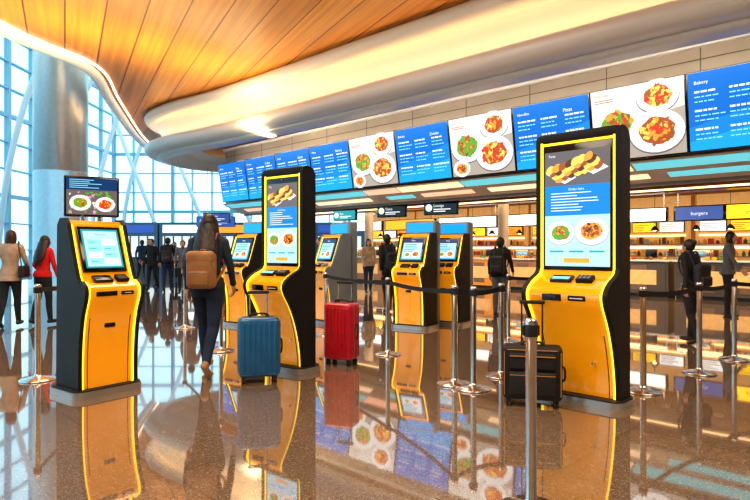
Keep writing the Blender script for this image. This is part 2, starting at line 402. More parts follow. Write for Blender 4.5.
stanchion(1.30,6.0,[(1.9,8.3)]); stanchion(1.9,8.3,[(3.2,9.2)]); stanchion(3.2,9.2)
stanchion(.776,2.9)
stanchion(2.46,5.35,[(3.42,6.15)]); stanchion(3.42,6.15,[(4.25,6.9)]); stanchion(4.25,6.9,[(5.6,7.2)]); stanchion(5.6,7.2)

# ------------------------------------------------------------------ people
SKIN=mat('skin',(.55,.31,.20),.5); HAIRD=mat('hair_dark',(.022,.012,.008),.42,var=.4,vscale=60,bump=.5,stretch=(1,1,.08)); HAIRB=mat('hair_brown',(.07,.03,.015),.42,var=.4,vscale=60,bump=.5,stretch=(1,1,.08))
EYEW=mat('eye_white',(.85,.85,.85),.2); EYED=mat('eye_dark',(.02,.012,.01),.2); LIP=mat('lips',(.45,.12,.10),.4)
def cloth(n,c): return mat('cloth_'+n,c,.85,var=.22,vscale=9,bump=.35)
def person(name,loc,yaw,height,top,bottom,shoe,hair=HAIRD,style='long',stride=1.0,bag=None,bagmat=None,hem=.88,arms=(18,-18),elbow=(20,20),lead=1,tilt=0,vox=.010):
    S=height/1.66
    def leg(sx,a,b,fp):
        a,b,fp=map(math.radians,(a,b,fp)); hip=Vector((sx*.085,0,.88))
        kn=hip+Vector((0,math.sin(a),-math.cos(a)))*.41
        an=kn+Vector((0,math.sin(b),-math.cos(b)))*.39
        f=Vector((0,math.cos(fp),math.sin(fp))); dn=Vector((0,math.sin(fp),-math.cos(fp)))
        heel=an+dn*.045-f*.035; ball=an+dn*.05+f*.11; toe=an+dn*.052+f*.165
        return hip,kn,an,heel,ball,toe
    if stride>0:
        LF=leg(lead,17*stride,9*stride,2); LB=leg(-lead,-9*stride,-34*stride,-38*stride)
    else:
        LF=leg(lead,2,-1,0); LB=leg(-lead,-2,-3,0)
    legs=[LF,LB]
    zmin=min(min(l[3].z-.034,l[4].z-.03,l[5].z-.024) for l in legs); dz=-zmin
    legs=[[p+Vector((0,0,dz)) for p in l] for l in legs]
    caps=[]; 
    def C(p0,p1,r0,r1,lab): caps.append((Vector(p0),Vector(p1),r0,r1,lab))
    for l in legs:
        hip,kn,an,heel,ball,toe=l
        C(hip,hip.lerp(kn,.3),.098,.088,'leg'); C(hip.lerp(kn,.3),kn,.088,.060,'leg'); mid=kn.lerp(an,.3)+Vector((0,-.012,0))
        C(kn,mid,.060,.058,'leg'); C(mid,an,.058,.043,'leg')
        C(an,heel,.040,.036,'shoe'); C(heel,ball,.034,.038,'shoe'); C(ball,toe,.038,.028,'shoe')
    def T(x,y,z): return Vector((x,y+math.tan(math.radians(3+tilt))*(z-.88),z+dz))
    arms_j=[]
    for sx,sw,eb in ((1,arms[0],elbow[0]),(-1,arms[1],elbow[1])):
        sh=T(sx*.165,0,1.365); a=math.radians(sw); b=math.radians(sw+eb)
        el=sh+Vector((sx*.045,math.sin(a)*.265,-math.cos(a)*.265)); wr=el+Vector((-sx*.005,math.sin(b)*.235,-math.cos(b)*.235))
        C(sh,el,.052,.041,'arm'); C(el,el.lerp(wr,.35),.041,.038,'arm'); C(el.lerp(wr,.35),wr,.038,.028,'arm')
        arms_j.append((sx,wr,(wr-el).normalized()))
    C(T(-.13,0,1.385),T(.13,0,1.385),.055,.055,'torso')
    C(T(0,0,1.40),T(0,.015,1.50),.052,.046,'neck')
    raw=MB(); dm=SKIN
    for p0,p1,r0,r1,l in caps: raw.caps(p0,p1,r0,r1,dm,14)
    rings=[]
    for z,rx,ry,yo in ((.80,.155,.115,-.01),(.86,.172,.125,-.015),(.93,.168,.12,-.01),(1.02,.138,.100,0),(1.10,.130,.095,.0),(1.22,.152,.108,.0),(1.32,.165,.105,-.005),(1.39,.150,.080,-.01),(1.43,.08,.06,0)):
        if z<hem and z>.5: rx*=.95; ry*=.95
        c=T(0,yo,z); rings.append([(c.x+rx*math.cos(t),c.y+ry*math.sin(t),c.z) for t in [2*math.pi*k/20 for k in range(20)]])
    raw.loft(rings,dm)
    hc=T(0,.028,1.545)
    raw.ell(hc,(.072,.092,.105),dm); raw.ell(hc+Vector((0,.022,-.055)),(.050,.062,.055),dm)
    raw.caps(hc+Vector((0,.092,.01)),hc+Vector((0,.108,-.022)),.010,.015,dm,8)
    for sx in (-1,1): raw.ell(hc+Vector((sx*.074,-.005,-.012)),(.012,.02,.032),dm,8,6)
    o=raw.build('tmp_body'); md=o.modifiers.new('r','REMESH'); md.mode='VOXEL'; md.voxel_size=vox; md.use_smooth_shade=True
    sm=o.modifiers.new('s','SMOOTH'); sm.factor=.5; sm.iterations=4
    bpy.context.view_layer.update()
    me=bpy.data.meshes.new_from_object(o.evaluated_get(bpy.context.evaluated_depsgraph_get()))
    bpy.data.objects.remove(o)
    nv=len(me.vertices); co=np.empty(nv*3); me.vertices.foreach_get('co',co); co=co.reshape(-1,3)
    polys=[list(p.vertices) for p in me.polygons]; cen=np.array([co[p].mean(axis=0) for p in polys])
    bpy.data.meshes.remove(me)
    best=np.full(len(cen),1e9); lab=np.zeros(len(cen),int); labs=['leg','shoe','arm','torso','neck','head']
    allc=caps+[(T(0,0,.88),T(0,0,1.34),.14,.14,'torso'),(hc,hc+Vector((0,.01,-.05)),.09,.06,'head')]
    for p0,p1,r0,r1,l in allc:
        a=np.array(p0);d=np.array(p1)-a; t=np.clip(((cen-a)@d)/max(d@d,1e-9),0,1)
        dist=np.linalg.norm(cen-(a+t[:,None]*d),axis=1)-(r0+(r1-r0)*t)
        k=dist<best; best[k]=dist[k]; lab[k]=labs.index(l)
    mb=MB(); grp={}
    hz=hem+dz
    for i,p in enumerate(polys):
        l=labs[lab[i]]
        if l in('leg','torso'): m_=top if cen[i,2]>hz else bottom
        elif l=='arm': m_=top
        elif l=='shoe': m_=shoe
        elif l=='neck': m_=top if cen[i,2]<1.425+dz else SKIN
        else: m_=SKIN
        if l=='arm': 
            for sx,wr,d_ in arms_j:
                if (Vector(cen[i])-wr).length<.03: m_=SKIN
        grp[i]=m_
    mb.v=[tuple(c) for c in co]
    for i,p in enumerate(polys): mb.f.append(p); mb.mi.append(mb.idx(grp[i])); mb.sm.append(True)
    def ringl(z,rx,ry): 
        c=T(0,-.01,z); return [(c.x+rx*math.cos(t),c.y+ry*math.sin(t),c.z) for t in [2*math.pi*k/28 for k in range(28)]]
    mb.loft([ringl(hem-.012,.183,.137),ringl(hem+.03,.184,.138),ringl(hem+.09,.168,.122),ringl(hem+.10,.15,.10)],top,True,False)
    for sx,wr,d in arms_j:
        mb.cyl(wr-d*.05,wr-d*.008,.034,.032,top,12)
        side=Vector((0,1,0)); side=(side-d*side.dot(d)).normalized(); inn=Vector((-sx,0,0)); inn=(inn-d*inn.dot(d)-side*inn.dot(side)).normalized()
        for k in range(4):
            off=side*(.028-.019*k)
            mb.caps(wr+off*.5+d*.0,wr+off+d*.078,.014,.0115,SKIN,8)
            L=[.036,.042,.039,.031][k]; b0=wr+off+d*.08; b1=b0+(d*.93+inn*.36)*L; b2=b1+(d*.65+inn*.75)*L*.7; b3=b2+(d*.25+inn*.95)*L*.5
            mb.caps(b0,b1,.0095,.0088,SKIN,8); mb.caps(b1,b2,.0088,.008,SKIN,8); mb.caps(b2,b3,.008,.007,SKIN,8)
        t0=wr+side*.022+d*.02; t1=t0+(side*.75+d*.6+inn*.3)*.038; t2=t1+(side*.15+d*.9+inn*.4)*.03
        mb.caps(t0,t1,.013,.010,SKIN,8); mb.caps(t1,t2,.010,.008,SKIN,8)
    for sx in (-1,1):
        mb.ell(hc+Vector((sx*.030,.078,.012)),(.013,.010,.009),EYEW,8,6); mb.ell(hc+Vector((sx*.030,.086,.012)),(.006,.004,.006),EYED,8,6)
        mb.caps(hc+Vector((sx*.018,.088,.032)),hc+Vector((sx*.046,.076,.034)),.004,.003,hair,6)
    mb.caps(hc+Vector((-.018,.083,-.058)),hc+Vector((.018,.083,-.058)),.006,.006,LIP,6)
    hp=hc+Vector((0,-.022,.022))
    mb.ell(hp,(.086,.092,.105),hair,20,12)
    if style=='long':
        R=[]
        for z,rx,ry,yo in ((.06,.082,.075,-.015),(0,.102,.088,-.030),(-.06,.115,.090,-.05),(-.14,.125,.082,-.08),(-.22,.130,.074,-.115),(-.30,.122,.062,-.15),(-.37,.098,.045,-.175),(-.43,.055,.022,-.185)):
            R.append([(hc.x+rx*math.cos(t)*(1+.04*math.cos(7*t)),hc.y+yo+ry*math.sin(t)*(1+.06*math.cos(5*t+z*20)),hc.z+z) for t in [2*math.pi*k/28 for k in range(28)]])
        mb.loft(R,hair)
    elif style=='bob':
        R=[]
        for z,rx,ry,yo in ((.04,.084,.078,-.02),(-.03,.093,.075,-.03),(-.09,.090,.062,-.036),(-.125,.070,.045,-.036)):
            R.append([(hc.x+rx*math.cos(t),hc.y+yo+ry*math.sin(t),hc.z+z) for t in [2*math.pi*k/24 for k in range(24)]])
        mb.loft(R,hair)
    elif style=='bun': mb.ell(hc+Vector((0,-.11,.07)),(.04,.04,.04),hair,12,8)
    else: mb.ell(hc+Vector((0,-.05,-.03)),(.076,.05,.06),hair,14,8)
    if bag=='backpack':
        c=T(0,-.19,1.09)
        mb.rbox(c.x-.145,c.x+.145,c.y-.075,c.y+.085,c.z-.20,c.z+.18,.055,bagmat,4); mb.rbox(c.x-.11,c.x+.11,c.y-.115,c.y-.05,c.z-.17,c.z-.01,.03,bagmat,3)
        mb.rbox(c.x-.147,c.x+.147,c.y-.078,c.y+.03,c.z+.05,c.z+.186,.045,bagmat,3)
        mb.tube([(c.x-.03,c.y+.05,c.z+.16),(c.x-.02,c.y+.04,c.z+.2),(c.x+.02,c.y+.04,c.z+.2),(c.x+.03,c.y+.05,c.z+.16)],.008,bagmat)
        mb.box(c.x-.08,c.x+.08,c.y-.117,c.y-.11,c.z-.04,c.z-.034,STEEL)
        for sx in (-1,1):
            mb.tube(catmull([(sx*.085,c.y+.08,c.z+.14),tuple(T(sx*.10,-.06,1.435)),tuple(T(sx*.105,.01,1.455)),tuple(T(sx*.11,.10,1.38)),tuple(T(sx*.13,.115,1.25)),tuple(T(sx*.16,.04,1.10)),tuple((sx*.12,c.y+.06,c.z-.14))],5),.016,bagmat)
    elif bag=='shoulder':
        c=T(.23,-.02,.95)
        mb.rbox(c.x-.05,c.x+.05,c.y-.15,c.y+.13,c.z-.11,c.z+.10,.03,bagmat,3)
        mb.tube(catmull([(c.x,c.y-.11,c.z+.09),tuple(T(.18,-.08,1.25)),tuple(T(.13,-.03,1.445)),tuple(T(.13,.02,1.445)),tuple(T(.19,.09,1.25)),(c.x,c.y+.10,c.z+.09)],5),.009,bagmat)
    return mb.build(name,loc,yaw,recalc=False,scale=S)

BLKC=cloth('black',(.018,.018,.022)); NAVY=cloth('navy_jeans',(.015,.03,.075)); TEALJ=cloth('dark_teal_jacket',(.02,.035,.055)); BEIGE=cloth('beige_coat',(.42,.33,.24)); REDC=cloth('red_top',(.60,.012,.015))
GREYC=cloth('grey',(.12,.13,.15)); BRSH=mat('tan_leather_shoe',(.42,.25,.14),.5); DKSH=mat('dark_shoe',(.02,.02,.02),.4); TANB=mat('tan_backpack',(.30,.15,.06),.5,var=.2); BLKB=mat('black_bag',(.02,.02,.025),.5)
person('walking_woman',(-1.75,6.1,0),-4,1.66,TEALJ,NAVY,BRSH,HAIRD,'long',1.0,'backpack',TANB,.90,(16,-14),(14,18),lead=-1,vox=.008)
person('woman_in_beige_coat',(-6.1,9.75,0),10,1.60,BEIGE,BLKC,DKSH,HAIRB,'bob',.7,'shoulder',BLKB,.80)
person('woman_in_red_top',(-5.75,10.1,0),-20,1.52,REDC,BLKC,DKSH,HAIRD,'long',.5,None,None,.90,(8,-6),(14,50))
person('traveler',(-7.1,18.6,0),170,1.62,BLKC,BLKC,DKSH,HAIRD,'short',.6,'shoulder',BLKB,.8)
person('traveler',(-6.4,18.0,0),10,1.65,BLKC,NAVY,DKSH,HAIRD,'short',.6,'backpack',BLKB,.86)
person('traveler',(-5.6,17.0,0),190,1.55,GREYC,BLKC,DKSH,HAIRB,'bun',.5,None,None,.82)
person('traveler',(.27,12.2,0),30,1.60,BLKC,BLKC,DKSH,HAIRD,'short',.4,'backpack',BLKB,.84)
person('traveler',(2.46,11.5,0),-30,1.55,BLKC,GREYC,DKSH,HAIRD,'short',0,'backpack',BLKB,.84)
person('traveler_with_backpack',(4.37,8.05,0),25,1.42,BLKC,BLKC,DKSH,HAIRD,'bun',.5,'backpack',BLKB,.84)
person('traveler',(-4.3,13.6,0),-15,1.55,GREYC,NAVY,DKSH,HAIRD,'short',.7,None,None,.86)
person('traveler',(-9.6,24,0),0,1.68,NAVY,BLKC,DKSH,HAIRD,'short',.7,None,None,.84,vox=.014)
person('traveler',(-8.6,25,0),200,1.62,BEIGE,BLKC,DKSH,HAIRB,'bob',.7,None,None,.84,vox=.014)
person('traveler',(-7.9,20.5,0),160,1.66,BLKC,GREYC,DKSH,HAIRD,'short',.7,None,None,.84,vox=.014)
person('traveler',(-13.6,24.5,0),190,1.70,GREYC,BLKC,DKSH,HAIRD,'short',.7,'backpack',BLKB,.84,vox=.014)
person('traveler',(-6.2,23.5,0),20,1.62,REDC,NAVY,DKSH,HAIRB,'bob',.7,None,None,.84,vox=.014)
person('traveler',(-1.5,16.5,0),100,1.64,NAVY,BLKC,DKSH,HAIRD,'short',.7,'backpack',BLKB,.84,vox=.014)
person('traveler',(-.2,17.5,0),190,1.60,BEIGE,NAVY,DKSH,HAIRD,'bob',.4,None,None,.84,vox=.014)
person('traveler',(6.9,11.4,0),-130,1.66,GREYC,BLKC,DKSH,HAIRD,'bob',0,None,None,.84,vox=.014)

# ------------------------------------------------------------------ floor
def floor_mat():
    m=bpy.data.materials.new('polished_terrazzo'); m.use_nodes=True; nt=m.node_tree; b=nt.nodes['Principled BSDF']; N=nt.nodes.new; L=nt.links.new
    tc=N('ShaderNodeTexCoord')
    v=N('ShaderNodeTexVoronoi'); v.inputs['Scale'].default_value=130; L(tc.outputs['Object'],v.inputs['Vector'])
    r=N('ShaderNodeValToRGB'); r.color_ramp.interpolation='CONSTANT'
    e=r.color_ramp.elements; e[0].position=0; e[0].color=(.25,.17,.115,1); e[1].position=.35; e[1].color=(.29,.205,.14,1)
    for p,c in ((.6,(.215,.142,.095,1)),(.82,(.36,.275,.205,1)),(.93,(.14,.09,.06,1)),(.97,(.46,.37,.29,1))):
        q=e.new(p); q.color=c
    sx=N('ShaderNodeSeparateColor'); L(v.outputs['Color'],sx.inputs[0]); L(sx.outputs[0],r.inputs['Fac'])
    n=N('ShaderNodeTexNoise'); n.inputs['Scale'].default_value=.6; L(tc.outputs['Object'],n.inputs['Vector'])
    mx=N('ShaderNodeMix'); mx.data_type='RGBA'; mx.blend_type='MULTIPLY'; mx.inputs[0].default_value=.3
    L(r.outputs['Color'],mx.inputs[6]); L(n.outputs['Fac'],mx.inputs[7])
    mp=N('ShaderNodeMapping'); mp.inputs['Rotation'].default_value=(0,0,math.radians(44)); L(tc.outputs['Object'],mp.inputs['Vector'])
    bk=N('ShaderNodeTexBrick'); bk.offset=0; bk.inputs['Color1'].default_value=(1,1,1,1); bk.inputs['Color2'].default_value=(.93,.93,.93,1); bk.inputs['Mortar'].default_value=(.65,.6,.55,1)
    bk.inputs['Scale'].default_value=1; bk.inputs['Mortar Size'].default_value=.006; bk.inputs['Brick Width'].default_value=1.6; bk.inputs['Row Height'].default_value=1.6
    L(mp.outputs['Vector'],bk.inputs['Vector'])
    m2=N('ShaderNodeMix'); m2.data_type='RGBA'; m2.blend_type='MULTIPLY'; m2.inputs[0].default_value=1; L(mx.outputs[2],m2.inputs[6]); L(bk.outputs['Color'],m2.inputs[7])
    L(m2.outputs[2],b.inputs['Base Color'])
    n2=N('ShaderNodeTexNoise'); n2.inputs['Scale'].default_value=3.0; n2.inputs['Detail'].default_value=1; L(tc.outputs['Object'],n2.inputs['Vector'])
    bp=N('ShaderNodeBump'); bp.inputs['Strength'].default_value=.025; bp.inputs['Distance'].default_value=.01; L(n2.outputs['Fac'],bp.inputs['Height']); L(bp.outputs['Normal'],b.inputs['Normal'])
    b.inputs['Roughness'].default_value=.045; b.inputs['IOR'].default_value=2.9; b.inputs['Coat Weight'].default_value=.5; b.inputs['Coat Roughness'].default_value=.015
    return m
mb=MB(); mb.box(-24,16,-6,42,-.2,0,floor_mat()); mb.build('floor')

# ------------------------------------------------------------------ ceiling + curved fascia
def wood_mat():
    m=bpy.data.materials.new('wood_slat_ceiling'); m.use_nodes=True; nt=m.node_tree; b=nt.nodes['Principled BSDF']; N=nt.nodes.new; L=nt.links.new
    tc=N('ShaderNodeTexCoord'); mp=N('ShaderNodeMapping'); mp.inputs['Rotation'].default_value=(0,0,math.radians(-118)); L(tc.outputs['Object'],mp.inputs['Vector'])
    bk=N('ShaderNodeTexBrick'); bk.offset=.5; bk.inputs['Color1'].default_value=(.60,.26,.024,1); bk.inputs['Color2'].default_value=(.52,.215,.018,1); bk.inputs['Mortar'].default_value=(.13,.04,.004,1)
    bk.inputs['Scale'].default_value=1; bk.inputs['Mortar Size'].default_value=.018; bk.inputs['Brick Width'].default_value=40; bk.inputs['Row Height'].default_value=.72
    L(mp.outputs['Vector'],bk.inputs['Vector'])
    m2=N('ShaderNodeMapping'); m2.inputs['Scale'].default_value=(.25,9,1); L(mp.outputs['Vector'],m2.inputs['Vector'])
    n=N('ShaderNodeTexNoise'); n.inputs['Scale'].default_value=1.2; n.inputs['Detail'].default_value=5; L(m2.outputs['Vector'],n.inputs['Vector'])
    r=N('ShaderNodeValToRGB'); r.color_ramp.elements[0].position=.3; r.color_ramp.elements[0].color=(.72,.65,.58,1); r.color_ramp.elements[1].position=.7; r.color_ramp.elements[1].color=(1.1,1.08,1,1)
    L(n.outputs['Fac'],r.inputs['Fac'])
    mx=N('ShaderNodeMix'); mx.data_type='RGBA'; mx.blend_type='MULTIPLY'; mx.inputs[0].default_value=1; L(bk.outputs['Color'],mx.inputs[6]); L(r.outputs['Color'],mx.inputs[7])
    L(mx.outputs[2],b.inputs['Base Color']); b.inputs['Roughness'].default_value=.42
    return m
CZ=6.06
edge=catmull([(-8.7,-6),(-8.3,6),(-8.04,12.3),(-7.45,15.0),(-8.4,18.5),(-9.9,24),(-10.7,28)],6)
slab=list(edge)+[(-7,29.5),(0,28),(16,20),(16,-6)]
mb=MB(); mb.prism(slab,CZ,7.0,wood_mat(),'z'); mb.build('ceiling')
TRIMW=mat('white_trim',(.80,.80,.82),.35); COVE=mat('cove_led_warm',(1,.8,.5),.5,emit=9,ecol=(1,.60,.26)); EDGEL=mat('edge_led_white',(1,1,1),.5,emit=2.0,ecol=(1,.93,.8))
FASC=mat('fascia_plaster',(.68,.65,.62),.32)
mb=MB(); mb.tube([(x,y,CZ) for x,y in edge],.16,TRIMW,12); mb.tube([(x+.30,y+.02,CZ-.03) for x,y in edge],.03,EDGEL,8); mb.build('trim_1')

plan=catmull([(13,1.08),(10.2,3.7),(7.5,6.3),(5.33,8.3),(2.6,10.85),(0,13.3),(-2.2,15.4),(-4.6,17.6),(-6.6,19.2),(-7.7,20.7),(-7.8,22.6),(-6.8,24.2),(-4.6,25.0),(-2,25.2)],7)
def sweep(mb,plan,sec,m,cl=False):
    n=len(plan); rows=[]
    for i,p in enumerate(plan):
        a=plan[max(i-1,0)];b=plan[min(i+1,n-1)]; t=Vector((b[0]-a[0],b[1]-a[1])).normalized(); nx,ny=-t.y,t.x
        rows.append([(p[0]+nx*o,p[1]+ny*o,z) for o,z in sec])
    k=len(sec); vs=[v for r in rows for v in r]; fs=[]
    for i in range(n-1):
        for j in range(k-1): fs.append((i*k+j,i*k+j+1,(i+1)*k+j+1,(i+1)*k+j))
    mb.add(vs,fs,m,True)
mb=MB()
sweep(mb,plan,[(-.3,6.08),(.30,6.08)],FASC)
sweep(mb,plan,catmull([(.30,6.08),(.42,6.0),(.45,5.88),(.40,5.76),(.28,5.68),(.10,5.66)],3),FASC)
sweep(mb,plan,catmull([(.10,5.66),(-.02,5.55),(-.12,5.32),(-.10,5.12),(-.02,5.0)],3),FASC)
sweep(mb,plan,[(-.02,5.0),(.02,5.05),(.10,5.05),(.13,4.99)],COVE)
sweep(mb,plan,catmull([(.13,4.99),(.30,5.02),(.44,4.95),(.47,4.82),(.42,4.70),(.28,4.62),(.05,4.60)],3),FASC)
sweep(mb,plan,[(.05,4.60),(.05,4.55),(-.35,4.50),(-.35,4.62),(-.75,4.70),(-.78,4.84),(-1.5,4.92)],FASC)
mb.build('curved_ceiling_fascia',recalc=False)

# ------------------------------------------------------------------ menu wall (diagonal)
TH=-44.4; cs,sn=math.cos(math.radians(TH)),math.sin(math.radians(TH)); A0=(.055,15.35)
def Lp(s,o):
    return (A0[0]+s*cs+o*sn, A0[1]+s*sn-o*cs)
BEIGEW=mat('beige_panel',(.38,.32,.26),.4,var=.08,vscale=1.5); JOINT=mat('panel_joint',(.13,.11,.09),.6); BRNB=mat('brown_beam',(.22,.13,.08),.3)
mb=MB(); mb.box(-8.2,14,0,.35,2.98,4.95,BEIGEW)
for z in (4.42,4.68): mb.box(-8.2,14,-.006,0,z,z+.02,JOINT)
for i in range(-5,9): mb.box(i*1.685+.83,i*1.685+.85,-.005,0,4.3,4.95,JOINT)
mb.box(-8.2,14,-.10,0,4.90,4.97,TRIMW)
p=Lp(0,-.45); mb.build('wall_menu_header',(*p,0),TH)
bw=1.63
for k in range(-4,8):
    mb=MB(); mb.M=Matrix.Rotation(math.radians(9),4,'X')
    mb.rbox(-bw/2-.02,bw/2+.02,-.0,.07,-.02,1.32,.012,BLACKG,2)
    if k in (0,2,4,6): menu_food(mb,bw,1.30,-.004)
    else: menu_blue(mb,bw,1.30,-.004)
    mb.M=Matrix.Identity(4)
    for x in (-.5,.5): mb.box(x-.03,x+.03,.02,.44,.55,.60,BLACK)
    p=Lp(k*1.685-.06,0); mb.build('digital_menu_board',(*p,3.0),TH)
WARM=mat('warm_strip',(1,.8,.5),.5,emit=3.0,ecol=(1,.62,.30)); TEALE=mat('teal_strip',(.2,.8,.8),.5,emit=.8,ecol=(.12,.52,.64)); PNKE=mat('rose_strip',(.9,.5,.5),.5,emit=.9,ecol=(1,.50,.30)); WHE=mat('white_light',(1,1,1),.5,emit=5,ecol=(1,.90,.76)); SOFTW=mat('soft_warm_panel',(1,.8,.5),.5,emit=1.0,ecol=(1,.70,.42))
GLOSSB=mat('gloss_soffit',(.60,.50,.42),.15,coat=.5)
mb=MB(); mb.prism([(-.05,2.97),(.9,2.97),(.9,2.64),(.78,2.64)],-8.2,14,GLOSSB,'x')
mb.box(-8.2,14,.89,.95,2.58,2.66,BRNB)
x=-8.0; i=0
mb.M=Matrix.Translation((0,.36,2.806))@Matrix.Rotation(math.radians(-21.7),4,'X')
while x<13.5:
    L_=[2.4,1.5,3.0,1.2,2.0][i%5]
    mb.box(x,min(x+L_,13.9),-.36,-.10,-.012,-.0,[TEALE,SOFTW,TEALE,PNKE,SOFTW][i%5])
    mb.box(x+.5,min(x+.5+L_*.8,13.9),.08,.26,-.012,-.0,[PNKE,SOFTW,SOFTW,TEALE][i%4])
    x+=L_+.06; i+=1
mb.M=Matrix.Identity(4)
p=Lp(0,-.35); mb.build('light_soffit',(*p,0),TH)
DKCEIL=mat('retail_ceiling',(.34,.23,.16),.35)
mb=MB(); mb.box(-8.2,14,0,7.5,2.985,3.2,DKCEIL); mb.box(-8.2,14,2.4,2.8,2.62,2.985,BRNB); mb.box(-8.2,14,2.39,2.4,2.66,2.70,WARM)
for i in range(-6,11):
    for j in (1.6,3.6,5.2): mb.cyl((i*1.3,j,2.965),(i*1.3,j,2.98),.10,.10,WHE,14); mb.lathe([(.10,2.96),(.125,2.96),(.125,2.98),(.10,2.98)],(i*1.3,j,0),TRIMW,14)
p=Lp(0,-.8); mb.build('ceiling_retail',(*p,0),TH)
mb=MB(); mb.box(-8.2,14,0,.2,0,3.0,mat('back_wall',(.62,.45,.30),.5,var=.1,vscale=2)); p=Lp(0,-8.32); mb.build('wall_back_retail',(*p,0),TH)
def counter(k,signm,txt,tm,fm):
    mb=MB(); w=2.5
    mb.box(-w/2,w/2,-.35,.35,.1,.98,fm); mb.box(-w/2+.03,w/2-.03,-.30,.3,0,.1,BLACK); mb.rbox(-w/2-.04,w/2+.04,-.40,.4,.98,1.03,.012,WHITE,2)
    for i in range(5): mb.box(-w/2+.05+i*.49,-w/2+.47+i*.49,-.362,-.35,.2,.88,BRNB if i%2 else fm)
    mb.quad(-w/2+.3,w/2-.3,.35,.75,-.366,LB)
    for x in (-w/2+.05,0,w/2-.05): mb.box(x-.012,x+.012,-.30,-.28,1.03,1.40,STEEL)
    mb.box(-w/2+.04,w/2-.04,-.31,.1,1.39,1.42,STEEL); mb.box(-w/2+.05,w/2-.05,-.29,-.2,1.34,1.385,LITE)
    for i in range(16):
        x=random.uniform(-w/2+.12,w/2-.12); mb.ell((x,random.uniform(-.2,.05),1.07),(.07,.06,.045),random.choice([G1,G2,G3,G4]),8,5)
    mb.box(-w/2,w/2,1.50,1.60,0,2.90,LB)
    for z in (1.1,1.45):
        mb.box(-w/2+.05,w/2-.05,1.2,1.5,z,z+.03,FW); mb.box(-w/2+.1,w/2-.1,1.46,1.49,z+.26,z+.30,LITE)
        x=-w/2+.1
        while x<w/2-.15:
            q=random.uniform(.06,.14); hh=random.uniform(.1,.22)
            if random.random()<.5: mb.box(x,x+q,1.26,1.42,z+.03,z+.03+hh,random.choice([G5,G2,G3,G2,G5,G1]))
            else: mb.lathe([(q*.4,0),(q*.42,hh*.6),(q*.18,hh*.8),(q*.18,hh)],(x+q/2,1.33,z+.03),random.choice([G5,G4,G2,G3]),8)
            x+=q+random.uniform(.015,.06)
    for j in range(3):
        a=-w/2+.12+j*.78; mb.rbox(a,a+.70,1.40,1.48,1.82,2.14,.01,BLACKG,2); mb.quad(a+.02,a+.68,1.84,2.12,1.397,[SWH,SY,SWH][j] if k>=2 else [SY,SWH,SOR][j])
        for q in range(4): mb.quad(a+.06,a+.06+random.uniform(.2,.5),1.88+.055*q,1.90+.055*q,1.394,BRN)
    mb.rbox(-w/2,w/2,-.42,-.30,2.06,2.46,.02,BLACKG,2)
    if k==3:   # two tenants share this bay: blue sign, then yellow sign
        mb.quad(-w/2+.05,-.08,2.09,2.43,-.423,SBL); mb.text(txt,-w/4,2.21,.13,-.428,tm,'CENTER')
        mb.quad(.0,w/2-.03,2.09,2.43,-.423,SY); mb.text('grill bar',w/4,2.21,.13,-.428,BLACK,'CENTER')
    else:
        mb.quad(-w/2+.05,w/2-.05,2.09,2.43,-.423,signm); mb.text(txt,0,2.21,.13,-.428,tm,'CENTER')
    for x in (-w/2+.1,w/2-.1): mb.cyl((x,-.36,2.44),(x,-.36,2.97),.015,.015,STEEL,8)
    mb.rbox(-.9,-.45,-.1,.25,1.03,1.32,.03,STEEL,2); mb.rbox(.55,.85,-.05,.02,1.08,1.32,.01,BLACKG,2); mb.quad(.57,.83,1.10,1.30,.021,PALE); mb.cyl((.7,0,1.03),(.7,0,1.1),.03,.02,BLACK)
    for x in (-.8,0,.8):
        mb.cyl((x,-.05,1.95),(x,-.05,2.97),.006,.006,BLACK,6); mb.lathe([(.02,1.97),(.05,1.94),(.12,1.84),(.11,1.84),(.02,1.93)],(x,-.05,0),BLACK,14); mb.ell((x,-.05,1.87),(.06,.06,.05),BULB,10,6)
    p=Lp(k*2.65-1.2,-6.1); mb.build('food_counter',(*p,0),TH)
BULB=mat('pendant_bulb',(1,.8,.5),.5,emit=9,ecol=(1,.68,.35)); LITE=mat('shelf_light',(1,.8,.5),.5,emit=3.0,ecol=(1,.60,.26)); LB=mat('lit_shop_back',(.65,.38,.16),.5,emit=.35,ecol=(1,.54,.18),var=.15)
G1=mat('goods_red',(.6,.05,.03),.5,emit=.15);G2=mat('goods_amber',(.8,.4,.06),.5,emit=.15);G3=mat('goods_brown',(.28,.12,.05),.5);G4=mat('goods_green',(.12,.35,.08),.5);G5=mat('goods_white',(.75,.72,.68),.5)  # red and amber goods have a slight glow put into their colour
SY=mat('sign_yellow',(1,.6,.02),.5,emit=1.1,ecol=(1,.60,.02)); SWH=mat('sign_white',(.9,.95,.95),.5,emit=1.1,ecol=(.85,.95,.95)); SBL=mat('sign_blue',(.05,.1,.4),.5,emit=.7,ecol=(.04,.09,.30)); SOR=mat('sign_orange',(1,.3,.02),.5,emit=1,ecol=(1,.3,.02))
FW=mat('counter_wood',(.42,.21,.09),.4,var=.2,stretch=(1,1,8)); FD=mat('counter_dark',(.10,.08,.07),.35); FO=mat('counter_orange',(.85,.32,.02),.35,emit=.1)
cfg=[(-2,SWH,'cafe',BLACK,FW),(-1,SOR,'grill',WT,FW),(0,SWH,'bakery',DKB,FO),(1,SWH,'fresh',TEAL,FW),(2,SWH,'sushi bar',DKB,FD),(3,SBL,'burgers',WT,FD),(4,SY,'noodles',BLACK,FW),(5,SY,'coffee',BLACK,FW)]
for c in cfg: counter(*c)
for s_ in (-4.5,1.2,9.2,12.2):
    mb=MB(); mb.lathe([(.22,0),(.22,.12),(.16,.14),(.16,2.8),(.22,2.97)],(0,0,0),mat('column_paint',(.30,.24,.19),.35),24); p=Lp(s_,-4.2); mb.build('column_retail',(*p,0))

